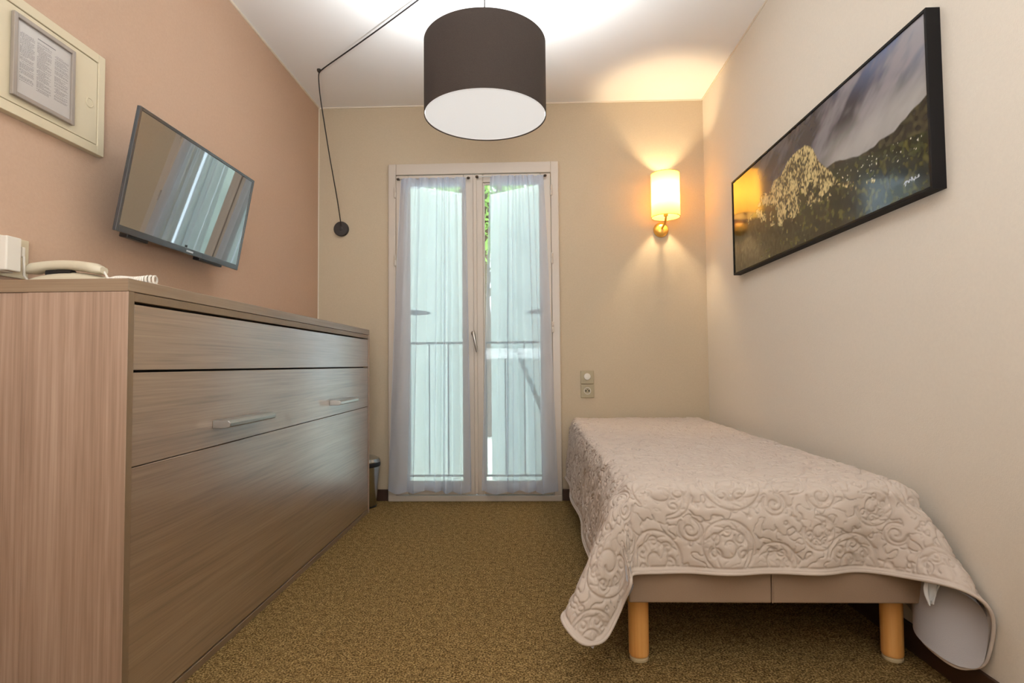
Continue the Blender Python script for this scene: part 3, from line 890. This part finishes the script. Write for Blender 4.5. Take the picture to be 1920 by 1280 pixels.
# ================================================================ the bed
BX0, BX1, BY0, BY1 = .262, 1.049, 1.580, 3.545
bb = empty('single_bed', ((BX0 + BX1) / 2, 2.5, 0), 'taupe fabric slatted bed base on round wooden legs by the right wall', 'bed')
box('base_body', BX0, BX1, BY0 + .012, BY1, .194, .345, base_fabric, bb, .010, 3)
xm = .645
for x0, x1 in ((BX0, xm - .0008), (xm + .0008, BX1)):
    box('front_panel', x0, x1, BY0, BY0 + .013, .193, .346, base_fabric, bb, .005, 3)
tube('seam', [(xm, BY0 - .0005, .195), (xm + .001, BY0 - .001, .27), (xm - .001, BY0 - .0005, .345)], .0022, base_fabric, bb, 8)
felt = plain('felt_glide', (196, 176, 140), .9)
for lx, ly in ((.303, 1.672), (1.017, 1.680), (.303, 3.45), (1.017, 3.45)):
    L_ = lathe('leg', [(0, .013), (.0265, .013), (.0282, .016), (.0285, .020), (.029, .19), (.029, .196), (0, .196)], (lx, ly, 0), leg_wood, bb, 'z', 32)
    lathe('leg_glide', [(0, 0), (.0255, 0), (.0268, .002), (.0268, .008), (.0250, .009), (.0250, .013), (0, .013)], (lx, ly, 0), felt, L_, 'z', 32)
MX0, MX1, MZ0, MZ1 = .258, 1.046, .347, .500
ma = box('mattress', MX0 + .008, MX1 - .008, BY0 + .014, BY1, MZ0, MZ1 - .004, sheet_white, None, .035, 4)
tag(ma, 'white mattress hidden under the quilted bedspread on the taupe base', 'mattress')

# --- bedspread: drape a sheet over the bed by relaxing a cloth grid
OL, OF, ORr = .335, .200, .350
TWd = MX1 - MX0
Ssz, Tsz = OL + TWd + ORr, OF + (BY1 - 1.584)
nx, ny = 58, 82
s1 = np.linspace(0, Ssz, nx); t1 = np.linspace(0, Tsz, ny)
S, T = np.meshgrid(s1, t1, indexing='ij')
A = np.maximum(0, OL - S); Cc = np.maximum(0, S - OL - TWd); B = np.maximum(0, OF - T)
bx = np.clip(MX0 + (S - OL), MX0, MX1); by = np.maximum(1.584, 1.584 + (T - OF))
side = np.where(A > 0, -1.0, 1.0); E_ = np.maximum(A, Cc)
r_ = np.hypot(E_, B)
rs = np.maximum(r_, 1e-6)
# flare of the hanging corners
cor = np.where((E_ > 0) & (B > 0), np.sin(2 * np.arctan2(E_, B)), 0)
fl = .02 * (r_ > 0) + .10 * r_ + .42 * r_ * cor
X = bx + side * fl * E_ / rs * np.where(side > 0, .45, 1.0)
Y = by - fl * B / rs * np.where((side > 0) & (E_ > 0), 1.5, 1.0)
Z = MZ1 + .012 - r_
Pc = np.stack([X, Y, Z], -1) + rng.standard_normal((nx, ny, 3)) * .0006
Pc = Pc.reshape(-1, 3); Pv = Pc.copy()
idx = np.arange(nx * ny).reshape(nx, ny)
batches = []
def add_c(di, dj, stiff):
    a = idx[max(0, -di):nx - max(0, di), max(0, -dj):ny - max(0, dj)]
    b = idx[max(0, di):nx + min(0, di), max(0, dj):ny + min(0, dj)]
    L = math.hypot(di * (s1[1] - s1[0]), dj * (t1[1] - t1[0]))
    k = max(abs(di), abs(dj))
    # two phases so that no vertex is moved twice in a batch
    par = ((np.arange(a.shape[0]) // max(1, abs(di))) % 2)[:, None] * np.ones(a.shape[1], int)[None] if di else \
        ((np.arange(a.shape[1]) // max(1, abs(dj))) % 2)[None] * np.ones(a.shape[0], int)[:, None]
    for ph_ in (0, 1):
        m = par == ph_
        batches.append((a[m], b[m], L, stiff))
add_c(1, 0, 1.0); add_c(0, 1, 1.0); add_c(1, 1, .5); add_c(1, -1, .5); add_c(2, 0, .35); add_c(0, 2, .35); add_c(4, 0, .10); add_c(0, 4, .10)
bc = np.array([(MX0 + MX1) / 2, (1.584 + BY1 + .4) / 2, (MZ1 + .19) / 2])
RND = .030
bh = np.array([(MX1 - MX0) / 2, (BY1 + .4 - 1.584) / 2, (MZ1 - .19) / 2]) - RND
def collide(P, Q):
    d = P - bc
    q = np.abs(d) - bh
    qp = np.maximum(q, 0)
    ln = np.linalg.norm(qp, axis=1)
    inside = np.minimum(q.max(1), 0)
    sdf = ln + inside - RND
    hit = sdf < .008
    if hit.any():
        h = np.where(hit)[0]
        g = np.zeros((len(h), 3))
        o = ln[h] > 1e-9
        g[o] = np.sign(d[h][o]) * qp[h][o] / ln[h][o][:, None]
        if (~o).any():
            k = q[h][~o].argmax(1)
            gi = np.zeros((len(k), 3)); gi[np.arange(len(k)), k] = np.sign(d[h][~o][np.arange(len(k)), k]); g[~o] = gi
        P[h] += g * (.008 - sdf[h])[:, None]
        mv = P[h] - Q[h]
        tn = mv - g * (mv * g).sum(1)[:, None]
        P[h] -= tn * .5
    P[:, 0] = np.minimum(P[:, 0], XR - .009)
    P[:, 1] = np.minimum(P[:, 1], YB - .02)
    P[:, 2] = np.maximum(P[:, 2], .006)
for step in range(150):
    vel = (Pc - Pv) * .955
    Pv = Pc.copy()
    Pc = Pc + vel
    Pc[:, 2] -= 9.8 * .008 ** 2
    for it in range(9):
        for a, b, L, st in batches:
            dv = Pc[b] - Pc[a]
            ln = np.sqrt(np.einsum('ij,ij->i', dv, dv)) + 1e-12
            corr = dv * ((ln - L) / ln * .5 * st)[:, None]
            Pc[a] += corr; Pc[b] -= corr
        if it % 3 == 2: collide(Pc, Pv)
Pg = Pc.reshape(nx, ny, 3)

# the near left corner hangs as a gathered flap that swings out to the left: lay it out as a
# cone of cloth from the mattress corner (angle in the sheet -> direction it hangs in)
th_k = np.array([-1, 0, 8, 20, 32, 44, 52, 59, 68, 76, 83, 90, 91])
lean_k = np.radians([0, 0, -3, -4, -1, 1.5, 6, 12.5, 21, 29, 27, 22, 22])
fwd_k = np.radians([4, 4, 8, 15, 10, 3, 7, 12, 13, 9, 3, 0, 0])
ths = np.linspace(0, 90, 181)
def smooth_interp(kx, ky):
    y = np.interp(ths, kx, ky)
    y = np.concatenate([np.full(8, y[0]), y, np.full(8, y[-1])])
    return np.convolve(y, np.ones(17) / 17, 'valid')
lean_t, fwd_t = smooth_interp(th_k, lean_k), smooth_interp(th_k, fwd_k)
Ae, Be = A * .372 / OL, B * .232 / OF
x_in = np.clip(S - OL, 0, None)
theta = np.degrees(np.arctan2(Ae, Be + 1e-9))
rl = np.hypot(Ae, Be)
# along the side (Be = 0, sheet on the bed) the outward lean fades towards the head
yl = 1.584 + np.maximum(0, T - OF)
lean = np.interp(theta, ths, lean_t); fwd = np.interp(theta, ths, fwd_t)
onside = (B <= 0) & (A > 0)
lean = np.where(onside, np.radians(5 + 17 * np.exp(-((yl - 1.584) / .22) ** 1.3) + 1.5 * np.sin(yl * 9)), lean)
fwd = np.where(onside, 0, fwd)
rd = .030
arc = np.minimum(rl, rd * 1.5)                       # roll over the mattress edge
ex_x = MX0 + x_in - np.where(A > 0, .012 * np.clip(rl / .05, 0, 1), 0) - rl * np.sin(lean)
ex_y = yl - np.where(B > 0, .012 * np.clip(rl / .05, 0, 1), 0) - rl * np.sin(fwd)
ex_z = MZ1 + .010 - .006 * np.clip(rl / .02, 0, 1) - rl * np.cos(lean) * np.cos(fwd) + .010 * np.clip(rl / .04, 0, 1)
EX = np.stack([ex_x, ex_y, ex_z], -1)
bw_ = np.clip((OL + .20 - S) / .16, 0, 1); bw_ = bw_ * bw_ * (3 - 2 * bw_)
bw_ = bw_ * np.where((A <= 0) & (B <= 0), 0, 1)
Pg = Pg * (1 - bw_[..., None]) + EX * bw_[..., None]
for _ in range(3):
    Q = Pg.copy()
    Q[1:-1] = Pg[1:-1] * .5 + (Pg[:-2] + Pg[2:]) * .25
    Pg = Q.copy()
    Q[:, 1:-1] = Pg[:, 1:-1] * .5 + (Pg[:, :-2] + Pg[:, 2:]) * .25
    Pg = Q
Pl = Pg.reshape(-1, 3).copy(); collide(Pl, Pl.copy()); Pg = Pl.reshape(nx, ny, 3)

# --- quilting: stitched scrolls over meandering ground, as relief of the cloth itself
fx, fy = 640, 950
def cr_matrix(nf, nc):
    W = np.zeros((nf, nc))
    for i in range(nf):
        t = i / (nf - 1) * (nc - 1); k = min(int(t), nc - 2); f = t - k
        wts = (-.5 * f + f * f - .5 * f ** 3, 1 - 2.5 * f * f + 1.5 * f ** 3, .5 * f + 2 * f * f - 1.5 * f ** 3, -.5 * f * f + .5 * f ** 3)
        for d, wv in zip((-1, 0, 1, 2), wts): W[i, min(max(k + d, 0), nc - 1)] += wv
    return W
Wx, Wy = cr_matrix(fx, nx), cr_matrix(fy, ny)
Pf = np.einsum('ia,abk,jb->ijk', Wx, Pg, Wy, optimize=True)
du, dv = Ssz / (fx - 1), Tsz / (fy - 1)
# round off the two hanging corners of the sheet
rc = .07
gi, gj = np.meshgrid(np.arange(fx) * du, np.arange(fy) * dv, indexing='ij')
def rounded(gu, gv):
    p_ = np.clip((rc - gu) / rc, 0, 1); q_ = np.clip((rc - gv) / rc, 0, 1)
    return rc * p_ * (1 - np.sqrt(1 - q_ * q_ / 2)), rc * q_ * (1 - np.sqrt(1 - p_ * p_ / 2))
e1u, e1v = rounded(gi, gj); e2u, e2v = rounded(Ssz - gi, gj)
su, sv_ = (gi + e1u - e2u) / du, (gj + e1v + e2v) / dv
k0 = np.clip(su.astype(int), 0, fx - 2); k1 = np.clip(sv_.astype(int), 0, fy - 2)
f0_, f1_ = (su - k0)[..., None], (sv_ - k1)[..., None]
Pf = (Pf[k0, k1] * (1 - f0_) + Pf[k0 + 1, k1] * f0_) * (1 - f1_) + (Pf[k0, k1 + 1] * (1 - f0_) + Pf[k0 + 1, k1 + 1] * f0_) * f1_
groove = np.zeros((fx, fy))
def stamp(pu, pv_, wpx=1.0, depth=1.0):
    ci = np.round(pu / du).astype(int); cj = np.round(pv_ / dv).astype(int)
    for a in range(-3, 4):
        for b in range(-3, 4):
            i, j = ci + a, cj + b
            ok = (i >= 0) & (i < fx) & (j >= 0) & (j < fy)
            d2 = (i * du - pu) ** 2 + (j * dv - pv_) ** 2
            val = depth * np.exp(-d2 / (2 * (.0019 * wpx) ** 2))
            np.maximum.at(groove, (i[ok], j[ok]), val[ok])
rq = np.random.default_rng(21)
discs = []
taken = np.zeros((fx, fy), bool)
UU = np.arange(fx)[:, None] * du; VV = np.arange(fy)[None] * dv
for R_try, cnt in ((.074, 260), (.052, 600), (.033, 1500)):
    for _ in range(cnt):
        cu, cv = rq.random() * Ssz, rq.random() * Tsz
        R_ = R_try * (.85 + .3 * rq.random())
        if all((cu - a) ** 2 + (cv - b) ** 2 > ((R_ + c) * .96) ** 2 for a, b, c in discs):
            discs.append((cu, cv, R_))
tt = np.linspace(0, 1, 260)
for cu, cv, R_ in discs:
    taken |= ((UU - cu) ** 2 + (VV - cv) ** 2) < (R_ * .98) ** 2
    a0 = rq.random() * 6.283; sg = 1 if rq.random() < .5 else -1
    def spiral(c0, c1, Ra, turns, ph_, end=.12):
        an = ph_ + sg * turns * 6.283 * tt
        rad_ = Ra * (1 - (1 - end) * tt ** .8)
        stamp(c0 + rad_ * np.cos(an), c1 + rad_ * np.sin(an))
    # double outline, open like a comma, running into a scroll
    an = a0 + sg * 5.2 * tt
    stamp(cu + R_ * .97 * np.cos(an), cv + R_ * .97 * np.sin(an))
    spiral(cu, cv, R_ * .87, 1.55 if R_ > .045 else 1.3, a0, .16)
    if R_ > .042:
        for q in range(5):
            aq = a0 + sg * (.5 + q * 1.0)
            lr = R_ * .26
            spiral(cu + R_ * .58 * math.cos(aq), cv + R_ * .58 * math.sin(aq), lr, 1.15, aq + 2.2, .25)
        # curved ribs
        for q in range(7):
            aq = a0 + sg * (.3 + q * .75)
            rad_ = R_ * (.62 + .25 * tt); ap = aq + sg * .5 * tt
            stamp(cu + rad_ * np.cos(ap), cv + rad_ * np.sin(ap), .9, .7)
mz = gnoise((fx, fy), 2.8)
mean = np.exp(-(mz / .22) ** 2)
groove = np.where(taken, np.maximum(groove, mean * .35), np.maximum(groove, mean))
# plain strip next to the hem with one stitched line
ed = np.minimum(np.minimum(UU, Ssz - UU), VV)
groove = np.where(ed < .012, 0, groove)
groove = np.maximum(groove, np.exp(-((ed - .014) / .002) ** 2))
puff = blur(groove, 3.2)
height = -.0052 * groove - .0090 * (puff - puff.mean()) + .0012 * gnoise((fx, fy), 7)
dU = np.gradient(Pf, axis=0); dV = np.gradient(Pf, axis=1)
Nn = np.cross(dU, dV); Nn /= np.linalg.norm(Nn, axis=-1)[..., None] + 1e-12
if Nn[fx // 2, fy // 2, 2] < 0: Nn = -Nn
Pd = Pf + Nn * height[..., None]
Pd[..., 0] = np.minimum(Pd[..., 0], XR - .0015)
quilt_mat = plain('quilt_cotton', (197, 183, 172), .85, spec=.2, bump=.15, bscale=900)
quilt = link('bedspread', grid_mesh('bedspread', Pd), quilt_mat, None, True)
tag(quilt, 'pale pinkish-grey quilted bedspread with stitched scrolls draped over the bed', 'bedspread')
quilt_back = plain('quilt_lining', (176, 172, 174), .9, spec=.1, bump=.2, bscale=400)
und = Pf[::6, ::6] - Nn[::6, ::6] * .0125
und[..., 0] = np.minimum(und[..., 0], XR - .001)
link('lining', grid_mesh('lining', und, True), quilt_back, quilt, True)['label'] = 'grey underside of the bedspread'
edge = np.concatenate([Pf[0, ::-5], Pf[::5, 0][1:], Pf[-1, ::5][1:]]) 
from_bm('hem_binding', tube_bm([tuple(p) for p in edge], .0045, 8), quilt_mat, quilt, True)

# --- corner of the white sheet peeping out under the bedspread on the wall side
n, m = 40, 30
u = np.linspace(0, 1, n)[:, None]; v = np.linspace(0, 1, m)[None]
# a crumpled point of cloth hanging between the base corner and the wall-side fold
xx = 1.000 + .056 * u * (1 - .40 * v) + .004 * np.sin(7 * v + 5 * u)
yy = 1.506 + .010 * u + .006 * np.sin(15 * u + 4 * v) * (.3 + v)
zz = .320 - (.098 - .030 * u) * v - .012 * v * np.sin(3.1 * u)
P = np.stack([xx + 0 * v, yy + 0 * v, zz + 0 * u], -1)
o = link('bed_sheet', grid_mesh('bed_sheet', P), sheet_white, None, True)
tag(o, 'corner of white bed sheet peeping out below the bedspread by the wall', 'sheet')
sdm = o.modifiers.new('thickness', 'SOLIDIFY'); sdm.thickness = .002
